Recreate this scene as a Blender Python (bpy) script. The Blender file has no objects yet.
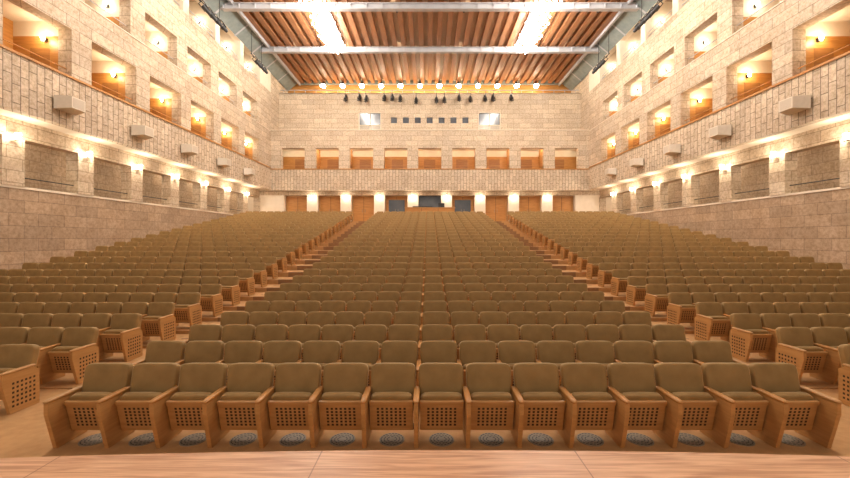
import bpy, math, random
from mathutils import Vector, Matrix
random.seed(4)
C = 2.23           # camera height above the stalls floor
S = bpy.context.scene
S.view_settings.view_transform = 'Standard'
S.view_settings.exposure = .08

# ------------------------------------------------------------ materials
def mk(name):
    m = bpy.data.materials.new(name); m.use_nodes = True
    nt = m.node_tree; b = nt.nodes['Principled BSDF']
    return m, nt, b
def noise_mat(name, c1, c2, scale=(5,5,5), rough=.6, bump=0.0, sheen=0, detail=4, spec=.5):
    m, nt, b = mk(name); N = nt.nodes; L = nt.links
    tc = N.new('ShaderNodeTexCoord'); mp = N.new('ShaderNodeMapping'); mp.inputs['Scale'].default_value = scale
    L.new(tc.outputs['Object'], mp.inputs['Vector'])
    no = N.new('ShaderNodeTexNoise'); no.inputs['Scale'].default_value = 1; no.inputs['Detail'].default_value = detail
    L.new(mp.outputs[0], no.inputs['Vector'])
    cr = N.new('ShaderNodeValToRGB'); cr.color_ramp.elements[0].position = .3; cr.color_ramp.elements[1].position = .7
    cr.color_ramp.elements[0].color = (*c1, 1); cr.color_ramp.elements[1].color = (*c2, 1)
    L.new(no.outputs['Fac'], cr.inputs[0]); L.new(cr.outputs[0], b.inputs['Base Color'])
    b.inputs['Roughness'].default_value = rough
    b.inputs['Specular IOR Level'].default_value = spec
    if sheen:
        b.inputs['Sheen Weight'].default_value = sheen
        b.inputs['Sheen Roughness'].default_value = .3
        b.inputs['Sheen Tint'].default_value = (1, .78, .50, 1)
    if bump:
        bp = N.new('ShaderNodeBump'); bp.inputs['Strength'].default_value = bump; bp.inputs['Distance'].default_value = .02
        L.new(no.outputs['Fac'], bp.inputs['Height']); L.new(bp.outputs[0], b.inputs['Normal'])
    return m
def stone_mat(name, c1, c2, mortar, bw, bh, msize=.012, vert=False):
    m, nt, b = mk(name); N = nt.nodes; L = nt.links
    tc = N.new('ShaderNodeTexCoord'); sp = N.new('ShaderNodeSeparateXYZ'); L.new(tc.outputs['Object'], sp.inputs[0])
    ad = N.new('ShaderNodeMath'); ad.operation = 'ADD'; L.new(sp.outputs[0], ad.inputs[0]); L.new(sp.outputs[1], ad.inputs[1])
    cb = N.new('ShaderNodeCombineXYZ')
    if vert:
        L.new(sp.outputs[2], cb.inputs[0]); L.new(ad.outputs[0], cb.inputs[1])
    else:
        L.new(ad.outputs[0], cb.inputs[0]); L.new(sp.outputs[2], cb.inputs[1])
    br = N.new('ShaderNodeTexBrick'); br.inputs['Scale'].default_value = 1
    br.inputs['Brick Width'].default_value = bw; br.inputs['Row Height'].default_value = bh
    br.inputs['Mortar Size'].default_value = msize; br.inputs['Mortar Smooth'].default_value = .3
    br.inputs['Color1'].default_value = (*c1, 1); br.inputs['Color2'].default_value = (*c2, 1); br.inputs['Mortar'].default_value = (*mortar, 1)
    L.new(cb.outputs[0], br.inputs['Vector'])
    def nz(sc, lo, hi, a):
        no = N.new('ShaderNodeTexNoise'); no.inputs['Scale'].default_value = sc; no.inputs['Detail'].default_value = 8; no.inputs['Roughness'].default_value = .7
        L.new(tc.outputs['Object'], no.inputs['Vector'])
        cr = N.new('ShaderNodeValToRGB'); cr.color_ramp.elements[0].position = lo; cr.color_ramp.elements[1].position = hi
        cr.color_ramp.elements[0].color = (*a, 1); cr.color_ramp.elements[1].color = (1, 1, 1, 1)
        L.new(no.outputs['Fac'], cr.inputs[0]); return no, cr
    no, cr = nz(9, .36, .60, (.66,.61,.54)); n2, c2r = nz(.9, .35, .65, (.88,.84,.78))
    mx = N.new('ShaderNodeMix'); mx.data_type = 'RGBA'; mx.blend_type = 'MULTIPLY'; mx.inputs[0].default_value = 1
    L.new(br.outputs['Color'], mx.inputs[6]); L.new(cr.outputs[0], mx.inputs[7])
    m2 = N.new('ShaderNodeMix'); m2.data_type = 'RGBA'; m2.blend_type = 'MULTIPLY'; m2.inputs[0].default_value = 1
    L.new(mx.outputs[2], m2.inputs[6]); L.new(c2r.outputs[0], m2.inputs[7]); L.new(m2.outputs[2], b.inputs['Base Color'])
    b.inputs['Roughness'].default_value = .75
    bp = N.new('ShaderNodeBump'); bp.inputs['Strength'].default_value = .35; bp.inputs['Distance'].default_value = .02
    L.new(no.outputs['Fac'], bp.inputs['Height']); L.new(bp.outputs[0], b.inputs['Normal'])
    return m
def emis(name, col, st):
    m, nt, b = mk(name)
    b.inputs['Base Color'].default_value = (*col, 1)
    b.inputs['Emission Color'].default_value = (*col, 1); b.inputs['Emission Strength'].default_value = st
    return m

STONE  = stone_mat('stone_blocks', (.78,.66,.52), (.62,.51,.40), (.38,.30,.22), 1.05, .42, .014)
STONEB = stone_mat('stone_band_fluted', (.80,.68,.54), (.64,.53,.42), (.26,.20,.145), .60, .26, .016, vert=True)
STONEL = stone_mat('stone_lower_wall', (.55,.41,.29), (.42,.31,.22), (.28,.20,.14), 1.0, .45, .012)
STONEG = stone_mat('stone_corridor', (.66,.53,.40), (.55,.44,.33), (.38,.30,.23), .9, .45, .012)
CREAM  = noise_mat('cream_plaster', (.76,.66,.53), (.82,.72,.59), (3,3,3), .8)
WOODP  = noise_mat('warm_wood_panel', (.44,.19,.045), (.58,.28,.08), (2,2,14), .45)
WOODD  = noise_mat('door_wood', (.30,.125,.035), (.40,.18,.055), (2,2,14), .45)
WOODS  = noise_mat('seat_wood', (.47,.24,.08), (.57,.31,.115), (3,3,30), .4)
WOODR  = noise_mat('ceiling_rib_wood', (.26,.11,.045), (.34,.15,.065), (14,.8,14), .5)
CEILP  = noise_mat('ceiling_panel', (.50,.36,.25), (.56,.41,.29), (6,1,6), .6)
VELVET = noise_mat('olive_velvet', (.265,.155,.048), (.35,.21,.07), (5,5,5), .7, sheen=.7)
DARK   = noise_mat('dark_recess', (.05,.025,.012), (.07,.035,.018), (5,5,5), .8)
BLACK  = noise_mat('black_metal', (.012,.012,.014), (.025,.025,.028), (5,5,5), .45)
GREY   = noise_mat('beam_grey', (.42,.42,.45), (.48,.48,.51), (3,3,3), .5)
TEAL   = noise_mat('grey_green_panel', (.18,.22,.22), (.25,.29,.28), (3,3,3), .5)
FLOORM = noise_mat('tan_carpet', (.46,.25,.10), (.54,.31,.13), (9,9,9), .8, bump=.2)
STEPM  = noise_mat('step_riser_wood', (.24,.12,.05), (.30,.16,.07), (4,4,4), .6)
GLASS  = noise_mat('dark_glass', (.07,.08,.10), (.13,.14,.16), (1,1,1), .15)
SPK    = noise_mat('speaker_cream', (.72,.64,.53), (.78,.70,.59), (9,9,9), .6)
SPKG   = noise_mat('speaker_grille', (.56,.49,.40), (.62,.54,.45), (40,40,40), .8)
METAL  = noise_mat('vent_metal', (.24,.20,.15), (.30,.25,.19), (20,20,20), .45)
BULB   = emis('lamp_glow_warm', (1,.88,.68), 30)
BULBS  = emis('spotlight_lens_glow', (1,.90,.72), 60)
BULBW  = emis('crystal_bulb_glow', (1,.95,.88), 30)
# stage floor: planks running across
STAGE, nt, b = mk('stage_oak'); N = nt.nodes; L = nt.links
tc = N.new('ShaderNodeTexCoord'); mp = N.new('ShaderNodeMapping'); mp.inputs['Scale'].default_value = (1.6, 30, 1)
L.new(tc.outputs['Object'], mp.inputs[0])
wv = N.new('ShaderNodeTexNoise'); wv.inputs['Scale'].default_value = 1; wv.inputs['Detail'].default_value = 6; wv.inputs['Distortion'].default_value = 1.2
L.new(mp.outputs[0], wv.inputs['Vector'])
cr = N.new('ShaderNodeValToRGB'); cr.color_ramp.elements[0].position = .35; cr.color_ramp.elements[1].position = .62
cr.color_ramp.elements[0].color = (.42,.18,.08,1); cr.color_ramp.elements[1].color = (.70,.39,.22,1)
L.new(wv.outputs['Fac'], cr.inputs[0])
br = N.new('ShaderNodeTexBrick'); br.inputs['Scale'].default_value = 1; br.inputs['Brick Width'].default_value = 1.55; br.inputs['Row Height'].default_value = 40
br.offset = 0; br.inputs['Mortar Size'].default_value = .004
br.inputs['Color1'].default_value = (1,1,1,1); br.inputs['Color2'].default_value = (.93,.92,.9,1); br.inputs['Mortar'].default_value = (.5,.4,.32,1)
mp2 = N.new('ShaderNodeMapping'); mp2.inputs['Location'].default_value = (.80, 20, 0); L.new(tc.outputs['Object'], mp2.inputs[0]); L.new(mp2.outputs[0], br.inputs['Vector'])
mx = N.new('ShaderNodeMix'); mx.data_type = 'RGBA'; mx.blend_type = 'MULTIPLY'; mx.inputs[0].default_value = 1
L.new(cr.outputs[0], mx.inputs[6]); L.new(br.outputs['Color'], mx.inputs[7]); L.new(mx.outputs[2], b.inputs['Base Color'])
b.inputs['Roughness'].default_value = .4

# ------------------------------------------------------------ mesh builder
class MB:
    def __init__(s): s.v=[]; s.f=[]; s.m=[]; s.sm=[]; s.mats=[]
    def mi(s, mat):
        if mat not in s.mats: s.mats.append(mat)
        return s.mats.index(mat)
    def add(s, vs, fs, mat, smooth=False, M=None):
        o = len(s.v)
        for p in vs:
            p = Vector(p)
            s.v.append(tuple(M @ p) if M is not None else tuple(p))
        i = s.mi(mat)
        for f in fs: s.f.append(tuple(o+a for a in f)); s.m.append(i); s.sm.append(smooth)
    def box(s, x0,x1,y0,y1,z0,z1, mat, M=None):
        x0,x1=sorted((x0,x1)); y0,y1=sorted((y0,y1)); z0,z1=sorted((z0,z1))
        vs=[(x0,y0,z0),(x1,y0,z0),(x1,y1,z0),(x0,y1,z0),(x0,y0,z1),(x1,y0,z1),(x1,y1,z1),(x0,y1,z1)]
        s.add(vs, [(0,3,2,1),(4,5,6,7),(0,1,5,4),(1,2,6,5),(2,3,7,6),(3,0,4,7)], mat, False, M)
    def pillow(s, c, r, mat, e=.32, nu=20, nv=10, M=None, ez=None, flare=0):
        ez = e if ez is None else ez
        f = lambda a,e=e: math.copysign(abs(a)**e, a)
        vs=[]; fs=[]
        for j in range(1,nv):
            ph = -math.pi/2+math.pi*j/nv
            zz = f(math.sin(ph),ez)
            for i in range(nu):
                t = 2*math.pi*(i+.5)/nu
                vs.append((c[0]+r[0]*(1+flare*zz)*f(math.cos(ph),ez)*f(math.cos(t)), c[1]+r[1]*f(math.cos(ph),ez)*f(math.sin(t)), c[2]+r[2]*zz))
        nb=len(vs); vs.append((c[0],c[1],c[2]-r[2])); vs.append((c[0],c[1],c[2]+r[2]))
        for j in range(nv-2):
            for i in range(nu):
                a=j*nu+i; b2=j*nu+(i+1)%nu
                fs.append((a,b2,b2+nu,a+nu))
        for i in range(nu):
            fs.append((nb,(i+1)%nu,i)); fs.append((nb+1,(nv-2)*nu+i,(nv-2)*nu+(i+1)%nu))
        s.add(vs,fs,mat,True,M)
    def cyl(s, p, axis, r, h, mat, n=12, r2=None, smooth=True):
        r2 = r if r2 is None else r2
        q = Vector((0,0,1)).rotation_difference(Vector(axis)).to_matrix().to_4x4(); M = Matrix.Translation(p) @ q
        vs=[(r*math.cos(2*math.pi*i/n), r*math.sin(2*math.pi*i/n),0) for i in range(n)]+[(r2*math.cos(2*math.pi*i/n), r2*math.sin(2*math.pi*i/n),h) for i in range(n)]
        s.add(vs,[(i,(i+1)%n,n+(i+1)%n,n+i) for i in range(n)],mat,smooth,M)
        s.add(vs,[tuple(range(n-1,-1,-1)),tuple(range(n,2*n))],mat,False,M)
    def merge(s, o, M):
        off=len(s.v); s.v += [tuple(M @ Vector(p)) for p in o.v]
        mm=[s.mi(m) for m in o.mats]
        s.f += [tuple(off+a for a in f) for f in o.f]; s.m += [mm[i] for i in o.m]; s.sm += o.sm
    def mesh(s, name):
        me = bpy.data.meshes.new(name); me.from_pydata(s.v,[],s.f)
        for m in s.mats: me.materials.append(m)
        me.polygons.foreach_set('material_index', s.m); me.polygons.foreach_set('use_smooth', s.sm); me.update()
        return me
    def obj(s, name, loc=(0,0,0), parent=None):
        return put(name, s.mesh(name), loc, parent)
def put(name, me, loc=(0,0,0), parent=None):
    o = bpy.data.objects.new(name, me); o.location = loc; S.collection.objects.link(o)
    if parent: o.parent = parent
    return o
def point(name, loc, w, r=.1, col=(1,.82,.58), parent=None):
    l = bpy.data.lights.new(name,'POINT'); l.energy=w; l.shadow_soft_size=r; l.color=col
    o = put(name, l, loc, parent); return o

# ------------------------------------------------------------ rake profile
def htop(y):
    if y <= 5: return -1.45
    if y <= 14.5: return -1.45+.01*(y-5)**2
    return -1.45+.9025+.18*(y-14.5)
ROWS = 27; RP=.96
rowy = [4.35+RP*k for k in range(ROWS)]
rowz = [max(0, C+htop(y)-.78) for y in rowy]
ZR = rowz[-1]

# floor: stepped terraces
fb = MB(); HW = 14.7
fb.box(-HW,HW,-6,rowy[1]-.62,-.4,0,FLOORM)
for k in range(1,ROWS):
    y0=rowy[k]-.62; y1 = rowy[k]+RP-.62 if k<ROWS-1 else 34.5
    fb.box(-HW,HW,y0,y1,-.4,rowz[k],FLOORM)
    if rowz[k]-rowz[k-1] > .02:
        for sx in (-1,1):
            fb.box(sx*4.2,sx*5.4,y0-.012,y0+.05,rowz[k-1]+.001,rowz[k]+.006,STEPM)
            fb.box(sx*4.2,sx*5.4,y0-.45,y0-.40,rowz[k-1],rowz[k-1]+.006,STEPM)
fb.obj('floor')

# ------------------------------------------------------------ stage
sb = MB(); n=40; top=C-1.3
vs=[]; 
for i in range(n+1):
    x=-9+18*i/n; y=2.34-.012*x*x
    vs += [(x,-5,top),(x,y-.10,top),(x,y,top),(x,y,top-.06),(x,y-.04,top-.06),(x,y-.04,0)]
for i in range(n):
    a=i*6; c=a+6
    sb.add([vs[q] for q in (a,c,c+1,a+1)],[(0,1,2,3)],STAGE)
    sb.add([vs[q] for q in (a+1,c+1,c+2,a+2)],[(0,1,2,3)],STAGE)
    for q in (2,3,4): sb.add([vs[p] for p in (a+q,c+q,c+q+1,a+q+1)],[(0,1,2,3)],WOODS)
sb.obj('stage_platform')

# ------------------------------------------------------------ seats
P=.55
def holes(mb, cx, z0, z1, x0, x1, nx, nz, yy, M):
    for i in range(nx):
        for j in range(nz):
            x=x0+(x1-x0)*(i+.5)/nx; z=z0+(z1-z0)*(j+.5)/nz; q=.0125
            mb.add([(x-q,yy,z-q),(x+q,yy,z-q),(x+q,yy,z+q),(x-q,yy,z+q)],[(0,1,2,3)],DARK,False,M)
seat = MB()
Mb = Matrix.Translation((0,0,.40)) @ Matrix.Rotation(math.radians(-12),4,'X')
seat.pillow((0,.0,.15),(.254,.058,.245),VELVET,.33,28,14,Mb,ez=.28,flare=.04)   # backrest cushion
seat.box(-.24,.24,.035,.06,-.12,.36,WOODS,Mb)                           # rear shell
Mc = Matrix.Translation((0,-.11,.13)) @ Matrix.Rotation(math.radians(13),4,'X')
seat.pillow((0,.03,.20),(.235,.05,.205),VELVET,.30,20,10,Mc)            # tipped up cushion
seat.box(-.235,.235,-.045,-.020,.0,.36,WOODS,Mc)                        # perforated underside
seat.box(-.235,.235,-.056,-.045,.32,.36,WOODS,Mc)
holes(seat,0,.05,.29,-.17,.17,7,6,-.0465,Mc)
seat.box(-.24,.24,-.10,-.06,.10,.15,DARK)                               # hinge bar
def arm(mb, x, end=0):
    prof=[(-.30,0),(.06,0),(.06,.46),(-.02,.52),(-.40,.52),(-.40,.40)]
    t=.022; k=len(prof)
    vs=[(x-t,a,b2) for a,b2 in prof]+[(x+t,a,b2) for a,b2 in prof]
    fs=[(i,(i+1)%k,k+(i+1)%k,k+i) for i in range(k)]+[tuple(range(k-1,-1,-1)),tuple(range(k,2*k))]
    mb.add(vs,fs,WOODS)
    mb.pillow((x,-.20,.532),(.034,.225,.018),WOODP if not end else WOODS,.5,16,6)
    if end:
        xx=x+end*(t+.002); q=.014
        for i in range(6):
            for j in range(6):
                y=-.27+.052*i; z=.09+.058*j
                v=[(xx,y-q,z-q),(xx,y+q,z-q),(xx,y+q,z+q),(xx,y-q,z+q)]
                mb.add(v if end>0 else v[::-1],[(0,1,2,3)],DARK)
def row_mesh(nseat, name):
    r=MB()
    for i in range(nseat): r.merge(seat, Matrix.Translation(((i-(nseat-1)/2)*P,0,0)))
    for i in range(nseat+1): arm(r,(i-nseat/2)*P, -1 if i==0 else (1 if i==nseat else 0))
    return r.mesh(name)
mc = row_mesh(15,'theater_seat_row_center'); ms = row_mesh(15,'theater_seat_row_side')
for k in range(ROWS):
    put('theater_seat_row', mc, (0,rowy[k],rowz[k]))
    if k>=1:
        e = 5.46+.018*k; w=15*P/2
        for s in (-1,1): put('theater_seat_row', ms, (s*(e+w), rowy[k]-.18, rowz[k]))
vb=MB()
for i in range(15):
    x=(i-7)*P
    vb.cyl((x,4.22,0),(0,0,1),.14,.008,METAL,28)
    for r,nn in ((.05,8),(.085,14),(.12,20)):
        for a in range(nn):
            t=2*math.pi*a/nn
            Mx=Matrix.Translation((x+r*math.cos(t),4.22+r*math.sin(t),.0095)) @ Matrix.Rotation(t+math.pi/2,4,'Z')
            vb.add([(-.013,-.006,0),(.013,-.006,0),(.013,.006,0),(-.013,.006,0)],[(0,1,2,3)],BLACK,False,Mx)
vb.obj('floor_air_vents')

# ------------------------------------------------------------ side walls
D=13.4; DL=14.6
piers=[14.55+3.13*k for k in range(-6,6)]
YB=-4; YE=32.0
T=lambda h: C+h
CE=15.0
for s,nm in ((-1,'left'),(1,'right')):
    w=MB()
    bx=lambda d0,d1,y0,y1,z0,z1,mat: w.box(s*d0,s*d1,y0,y1,T(z0),T(z1),mat)
    # lower wall
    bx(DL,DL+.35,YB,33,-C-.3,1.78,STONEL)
    bx(DL-.03,DL+.38,YB,33,1.78,1.86,CREAM)
    bx(DL,DL+.5,YB,33,3.55,4.2,STONE)
    lp=[13.2+2.8*k for k in range(-6,8)]
    for y in lp: bx(DL-.06,DL+.45,y-.36,y+.36,1.86,3.55,STONE)
    bx(16.2,16.4,YB,33,.5,4.2,STONEG); bx(DL+.35,16.2,YB,33,1.0,1.2,FLOORM)
    # soffit
    bx(D+.32,16.3,YB,33,4.2,4.4,CREAM)
    # tier 1
    bx(D,D+.32,YB,YE,4.15,5.95,STONEB)
    bx(D,D+.5,YB,YE,7.8,9.05,STONE)
    bx(D+.32,16.2,YB,YE,4.9,5.0,FLOORM); bx(D+.5,16.2,YB,YE,8.1,8.2,CREAM)
    bx(15.6,16.1,YB,YE,5,8.1,WOODP)
    # tier 2
    bx(D+.3,16.2,YB,YE,8.6,8.7,FLOORM); bx(D+.5,16.2,YB,YE,10.95,11.05,CREAM); bx(15.9,16.1,YB,YE,8.7,10.95,CREAM)
    bx(D,D+.5,YB,YE,10.65,12.35,STONE)
    # tier 3
    bx(D+.3,16.2,YB,YE,11.9,12.0,CREAM); bx(15.9,16.1,YB,YE,12,CE,CREAM); bx(D,D+.4,YB,YE,14.0,CE,CREAM)
    for i,y in enumerate(piers):
        y1 = YE if i==len(piers)-1 else y+.42
        bx(D,D+.5,y-.42,y1,5.95,7.8,STONE)
        bx(D+.5,15.6,y-.40,y-.28,5,7.55,WOODP); bx(D+.5,15.6,y-.40,y-.28,7.55,8.1,CREAM)
        bx(D+.5,15.6,y-.28,y+.2,5,8.1,CREAM)
        bx(14.22,14.95,y-.41,y-.40,5,7.1,WOODD)
        bx(D,D+.5,y-.75,y1-.3 if y1<YE else y1,9.05,10.65,STONE)
        bx(D+.5,15.9,y-.75,y-.5,8.7,9.9,WOODP); bx(D+.5,15.9,y-.75,y-.5,9.9,10.95,CREAM)
        bx(D,D+.4,y-.25,y+.25 if y1<YE else y1,12.35,14.0,CREAM)
        bx(D+.4,15.9,y-.08,y+.08,12,14.9,CREAM)
    bx(D+.3,17.2,32.9,33.2,-1,CE,STONE)
    wo=w.obj('wall_'+nm)
    t=MB()
    t.box(s*(D-.05),s*(D+.37),YB,YE-.1,T(5.951),T(6.03),WOODP); t.box(s*(D-.03),s*(D+.34),YB,YE-.1,T(9.051),T(9.10),CREAM)
    for y in piers[:-1]:
        t.cyl((s*(D+.2),y+.43,T(6.33)),(0,1,0),.02,2.27,WOODP,8)
        t.cyl((s*(D+.2),y+.1,T(9.5)),(0,1,0),.018,2.3,GREY,8)
        t.cyl((s*(D+.2),y+.2,T(12.9)),(0,1,0),.02,2.7,GREY,8); t.cyl((s*(D+.2),y+.2,T(12.65)),(0,1,0),.02,2.7,GREY,8)
    for y in lp[:-1]: t.cyl((s*(DL+.15),y+.36,T(2.2)),(0,1,0),.02,2.08,BLACK,8)
    t.obj('trim_balcony_rail')
    # lamps, mounted on the wall structure (children of the wall)
    for i,y in enumerate(piers[1:]):
        if y<7: continue
        for (h,e,d,yy) in ((7.4,32,14.35,y-.55),(10.35,20,14.4,y-.92),(13.6,20,14.5,y-.25)):
            g=MB(); g.box(-.05,.05,.06,.15,-.06,.06,BLACK); g.cyl((0,0,-.07),(0,0,1),.045,.14,BULB,12,.07)
            o=g.obj('balcony_box_lamp',(s*d,yy,T(h)),wo)
            point('glow',(0,-.16,.02),e,.1,(1,.78,.50) if h<8 else (1,.86,.66),o)
    for y in lp:
        if y<8: continue
        g=MB(); g.cyl((0,0,0),(0,0,1),.09,.2,BULB,14); g.cyl((0,0,-.03),(0,0,1),.105,.03,GREY,14); g.cyl((0,0,.2),(0,0,1),.105,.03,GREY,14)
        g.box(s*.0,s*.14,-.03,.03,.07,.12,GREY)
        o=g.obj('wall_sconce',(s*(DL-.2),y,T(3.45)),wo)
        point('glow',(-s*.2,0,.12),42,.1,(1,.86,.66),o)
        g=MB(); g.cyl((0,0,-.05),(0,0,1),.10,.05,GREY,12); g.cyl((0,0,-.055),(0,0,1),.08,.006,BULB,12)
        o=g.obj('corridor_downlight',(s*15.5,y+1.4,T(4.195)),wo); point('glow',(0,0,-.2),14,.08,(1,.86,.68),o)
    for y in (10.4,13.8,17.3,20.7,24.2,27.6):
        g=MB(); a,bq,h2=.42,.27,.24
        vs=[(0,-a,-h2),(0,a,-h2),(-.5,bq,-h2*.7),(-.5,-bq,-h2*.7),(0,-a,h2),(0,a,h2),(-.5,bq,h2),(-.5,-bq,h2)]
        fs=[(0,3,2,1),(4,5,6,7),(0,1,5,4),(1,2,6,5),(2,3,7,6),(3,0,4,7)]
        if s<0: vs=[(-x,yy,z) for x,yy,z in vs]
        g.add(vs,fs,SPK)
        g.box(-s*.505,-s*.50,-bq+.04,bq-.04,-h2*.55,h2*.85,SPKG)
        g.box(0,s*.07,-.12,.12,-.14,.14,GREY)
        g.obj('wall_speaker',(s*(D-.07),y,T(4.85)))

# ------------------------------------------------------------ rear wall
r=MB(); cx=[2.88*k for k in range(-4,5)]
bz=lambda x0,x1,y0,y1,z0,z1,mat: r.box(x0,x1,y0,y1,T(z0),T(z1),mat)
Y=32.0
bz(-D-.4,D+.4,Y,Y+.4,4.1,5.85,STONEB)
bz(-D-.4,D+.4,Y,Y+.4,7.65,9.15,STONE)
bz(-17,17,Y+.4,35,4.3,4.45,CREAM)
bz(-D,D,Y+.4,34.8,4.9,5.0,FLOORM); bz(-D,D,Y+.4,34.8,7.9,8.0,CREAM)
bz(-D-.4,D+.4,Y+.02,36.4,8.95,9.1,CREAM)
edges=[-D-.4]+[v for c in cx for v in (c-.98,c+.98)]+[D+.4]
for i in range(0,len(edges),2): bz(edges[i],edges[i+1],Y,Y+.4,5.85,7.65,STONE)
bz(-D,D,34.0,34.4,5,7.35,WOODP); bz(-D,D,34.0,34.4,7.35,7.9,CREAM)
for i in range(len(cx)-1):
    m=(cx[i]+cx[i+1])/2; bz(m-.3,m+.3,Y+.4,34.0,5,7.9,WOODP)
for c in cx: bz(c-.5,c+.5,33.97,34.0,5.0,7.1,WOODD)
bz(-17,17,32.6,33.0,3.75,4.3,STONE)
for i in range(0,len(edges),2): bz(edges[i]- (3 if i==0 else 0)+.0,edges[i+1]+(3 if i==len(edges)-2 else 0),32.6,33.0,ZR-C,3.75,CREAM)
bz(-17,17,34.2,34.4,ZR-C-.3,4.3,CREAM)
wz=[(-6.35,-4.35),(4.35,6.35)]
bz(-D-.4,-6.35,34,34.3,9.1,13.05,STONE); bz(6.35,D+.4,34,34.3,9.1,13.05,STONE)
bz(-4.35,4.35,34,34.3,11.35,13.05,STONE); bz(-6.35,-4.35,34,34.3,11.35,13.05,STONE); bz(4.35,6.35,34,34.3,11.35,13.05,STONE)
for a,b2 in wz: bz(a,b2,34,34.3,9.1,9.6,STONE)
sq=[-3.2,-2.13,-1.07,0,1.07,2.13,3.2]
bz(-4.35,4.35,34,34.3,9.1,10.35,STONE); bz(-4.35,4.35,34,34.3,10.9,11.35,STONE)
ed=[-4.35]+[v for c in sq for v in (c-.27,c+.27)]+[4.35]
for i in range(0,len(ed),2): bz(ed[i],ed[i+1],34,34.3,10.35,10.9,STONE)
bz(-D-.4,D+.4,34,36.3,13.0,13.06,CREAM)
bz(-D-3,D+3,36.3,36.6,9,CE+.2,WOODP)
for s in (-1,1): r.box(s*(D+.1),s*(D+.5),Y,36.4,T(9),T(CE),STONE)
ro=r.obj('wall_rear')
k=1
for a,b2 in wz:
    g=MB(); g.box(a,b2,34.12,34.14,T(9.6),T(11.35),GLASS)
    for x in (a,(a+b2)/2-.03,b2-.06): g.box(x,x+.06,34.02,34.12,T(9.6),T(11.35),CREAM)
    for z in (9.6,10.15,11.29): g.box(a,b2,34.02,34.12,T(z),T(z)+.06,CREAM)
    for i in range(9): g.box(a,b2,34.09,34.115,T(9.66)+i*.055,T(9.69)+i*.055,CREAM)
    g.obj('window_%d'%k); k+=1
for c in sq:
    g=MB(); g.box(c-.27,c+.27,34.15,34.17,T(10.35),T(10.9),GLASS)
    g.box(c-.27,c+.27,34.05,34.15,T(10.35),T(10.38),GREY); g.box(c-.27,c+.27,34.05,34.15,T(10.87),T(10.9),GREY)
    g.obj('window_%d'%k); k+=1
for i,c in enumerate(cx):
    g=MB(); z0=ZR; z1=T(3.75)
    if abs(c)<.1:
        g.box(c-.98,c+.98,33.1,33.14,z0,z1,GLASS); g.box(c-.98,c+.98,33.05,33.1,z0+1.1,z0+1.2,WOODP)
        g.obj('window_%d'%k); k+=1; continue
    g.box(c-.98,c+.98,33.2,33.26,z0,z1,WOODP)
    g.box(c-.98,c-.88,33.1,33.2,z0,z1,WOODS); g.box(c+.88,c+.98,33.1,33.2,z0,z1,WOODS); g.box(c-.88,c+.88,33.1,33.2,z1-.1,z1,WOODS)
    g.box(c-.012,c+.012,33.18,33.2,z0,z1-.1,DARK)
    for q in (-.12,.12): g.cyl((c+q,33.15,z0+.95),(0,0,1),.018,.3,METAL,8)
    if abs(c)<3: g.box(c-.7,c+.7,33.17,33.2,z0+1.0,z1-.35,GLASS)
    g.obj('door_%d'%(i+1))
t=MB(); t.box(-D,D,Y-.05,Y+.42,T(5.851),T(5.92),WOODP); t.box(-D,D,Y-.03,Y+.42,T(9.151),T(9.2),CREAM)
for c in cx: t.cyl((c-.98,Y+.2,T(6.2)),(1,0,0),.02,1.96,WOODP,8)
t.cyl((-D,34.1,T(13.35)),(1,0,0),.035,2*D,GREY,8)
for i in range(28): t.cyl((-D+.3+i*.97,34.1,T(13.06)),(0,0,1),.02,.3,GREY,6)
t.obj('trim_rear_rail')
for c in cx:
    for q in (-.75,.75):
        g=MB(); g.cyl((0,0,0),(0,0,1),.1,.04,BLACK,10); g.cyl((0,0,-.006),(0,0,1),.08,.006,BULB,10)
        o=g.obj('balcony_box_lamp',(c+q,33.1,T(7.86)),ro); point('glow',(0,0,-.15),18,.08,(1,.84,.60),o)
for i in range(len(cx)-1):
    m=(cx[i]+cx[i+1])/2
    g=MB(); g.cyl((0,0,0),(0,0,1),.07,.2,BULB,12); g.box(-.03,.03,0,.14,.06,.12,GREY)
    o=g.obj('wall_sconce',(m,32.45,T(3.5)),ro); point('glow',(0,-.16,.1),16,.08,(1,.88,.70),o)
for i in range(12):
    x=-9.9+1.8*i   # lit spotlights under the rear of the ceiling, lens tilted to the hall
    g=MB(); g.cyl((0,0,.12),(0,.6,1),.25,.45,BLACK,14,.13); g.cyl((0,-.008,.11),(0,.6,1),.235,.012,BULBS,14)
    g.cyl((0,.2,.45),(0,0,1),.03,.4,BLACK,8)
    o=g.obj('ceiling_spotlight',(x,35.3,T(14.1))); point('glow',(0,.3,-.15),55,.12,(1,.84,.58),o)

g=MB(); z=ZR
g.box(-2,2,30.75,30.81,z,z+1.18,WOODP); g.box(-2,-1.94,30.81,31.6,z,z+1.1,WOODP); g.box(1.94,2,30.81,31.6,z,z+1.1,WOODP)
g.box(-2.05,2.05,30.7,31.6,z+1.18,z+1.23,WOODS); g.box(-1.4,.2,30.95,31.5,z+1.23,z+1.33,BLACK); g.box(.7,1.2,31.1,31.15,z+1.26,z+1.6,BLACK); g.box(.9,1.0,31.05,31.2,z+1.23,z+1.3,BLACK)
for x in (-.67,.67): g.box(x-.01,x+.01,30.74,30.75,z,z+1.18,DARK)
g.obj('sound_mixing_desk',(0,0,0))

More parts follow.
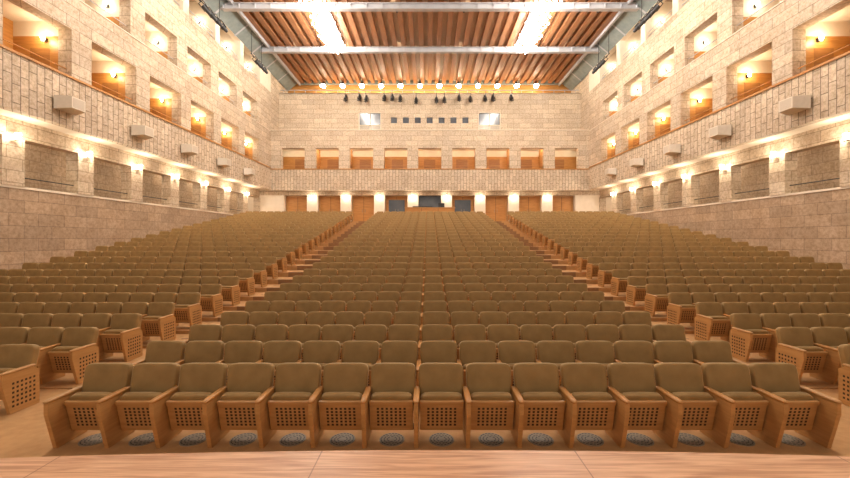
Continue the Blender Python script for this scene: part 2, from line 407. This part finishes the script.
# ------------------------------------------------------------ ceiling
c=MB()
c.box(-17.2,17.2,YB,36.6,T(CE),T(CE)+.2,CEILP)
nr=37; step=24/(nr-1)
for i in range(nr):
    x=-12+step*i
    c.box(x-.17,x+.17,YB,36.0,T(14.70),T(CE),WOODR)
for s in (-1,1):
    c.add([(s*12.3,YB,T(14.9)),(s*12.3,36,T(14.9)),(s*13.42,36,T(14.0)),(s*13.42,YB,T(14.0))],[(0,1,2,3)],TEAL)
    c.box(s*12.2,s*12.35,YB,36,T(14.5),T(CE),GREY)
    for i in range(16):
        y=YB+2.5*i; c.add([(s*12.3,y,T(14.86)),(s*12.3,y+.15,T(14.86)),(s*13.42,y+.15,T(13.95)),(s*13.42,y,T(13.95))],[(0,1,2,3)],GREY)
c.box(-12.3,12.3,35.9,36.1,T(14.62),T(CE),TEAL)
c.obj('ceiling')
for y in (29.0,23.6,18.2,12.8,7.4):
    g=MB(); z=T(14.22)
    g.box(-12.9,12.9,y-.16,y+.16,z,z+.05,GREY); g.box(-12.9,12.9,y-.16,y+.16,z+.33,z+.38,GREY); g.box(-12.9,12.9,y-.03,y+.03,z+.05,z+.33,GREY)
    for i in range(27): g.box(-12.85+i*.985,-12.81+i*.985,y-.14,y+.14,z+.05,z+.33,GREY)
    for i in range(6):   # uplights added on the far flange to brighten the ceiling
        x=-10.5+4.2*i
        g.cyl((x,y+.28,z+.02),(0,0,1),.06,.14,BLACK,10,.08); g.cyl((x,y+.28,z+.16),(0,0,1),.06,.006,BULB,10); g.box(x-.02,x+.02,y+.1,y+.28,z+.02,z+.05,BLACK)
    o=g.obj('ceiling_beam')
    for i in range(6): point('glow',(-10.5+4.2*i,y+.28,z+.26),14,.12,(1,.84,.64),o)  # point lights of the added uplights, extra light for the ceiling
for s in (-1,1):
    for (ya,yb) in ((23.9,28.7),(18.5,23.3),(13.1,17.9),(7.7,12.5)):
        g=MB()
        nyy=int((yb-ya)/.3)
        for i in range(nyy):
            for j in range(6):
                x=-.6+.24*j; y=-((yb-ya)/2)+.3*(i+.5); z=-.12-.7*((i*7+j*3)%5)/5
                g.pillow((x,y,z),(.06,.06,.08),BULBW,1,8,6); g.cyl((x,y,z),(0,0,1),.006,-z+.02,METAL,4)
        for q in (-.55,0,.55): g.box(q-.03,q+.03,-(yb-ya)/2,(yb-ya)/2,-.01,.05,GREY)
        o=g.obj('pendant_crystal_light_cluster',(s*7.05,(ya+yb)/2,T(14.65)))
        for q in range(3): point('cluster_lamp',(0,(q-1)*1.5,-.95),290,.1,(1,.91,.77),o)

# ------------------------------------------------------------ stage spotlights
def spot(M, mb):
    t=MB(); t.cyl((0,0,0),(0,0,1),.11,.36,BLACK,12,.13); t.cyl((0,0,-.12),(0,0,1),.07,.12,BLACK,10,.11)
    t.box(-.16,-.14,-.03,.03,.1,.55,BLACK); t.box(.14,.16,-.03,.03,.1,.55,BLACK); t.box(-.16,.16,-.03,.03,.53,.56,BLACK); t.cyl((0,0,.55),(0,0,1),.03,.12,BLACK,8)
    mb.merge(t,M)
for x in (-7.4,-6.2,-5.6,-4.0,-3.3,-2.6,-1.2,.6,1.3,2.6,3.6,4.9,5.6,7.2):
    g=MB(); spot(Matrix.Rotation(math.radians(150),4,'X') @ Matrix.Scale(1.1,4) @ Matrix.Translation((0,0,-.65)), g)
    g.cyl((0,-.02,0),(0,0,1),.03,.95,BLACK,6)
    g.obj('stage_spotlight',(x,33.3,T(12.1)-random.random()*.3))
for s in (-1,1):
    for y0,nn in ((20.2,4),(26.5,3)):
        g=MB(); g.cyl((0,0,0),(0,1,0),.03,nn*.6,BLACK,8)
        for i in range(nn):
            spot(Matrix.Translation((0,.3+i*.6,-.05)) @ Matrix.Rotation(math.radians(35),4,'X') @ Matrix.Rotation(s*.5,4,'Y') @ Matrix.Translation((0,0,-.65)), g)
        g.cyl((0,.1,0),(0,0,1),.02,1.6,BLACK,6); g.cyl((0,nn*.6-.1,0),(0,0,1),.02,1.6,BLACK,6)
        g.obj('spotlight_bar',(s*12.5,y0,T(12.95)))

# ------------------------------------------------------------ world + camera
w=bpy.data.worlds.new('world'); S.world=w; w.use_nodes=True
w.node_tree.nodes['Background'].inputs[0].default_value=(1,.91,.78,1); w.node_tree.nodes['Background'].inputs[1].default_value=.8
cam=bpy.data.cameras.new('camera'); co=put('camera',cam,(-.15,0,C)); co.rotation_euler=(math.radians(90),0,0)
cam.sensor_width=36; cam.lens=380/850*36; cam.shift_x=-3/850; cam.clip_end=200; cam.clip_start=.05
S.camera=co
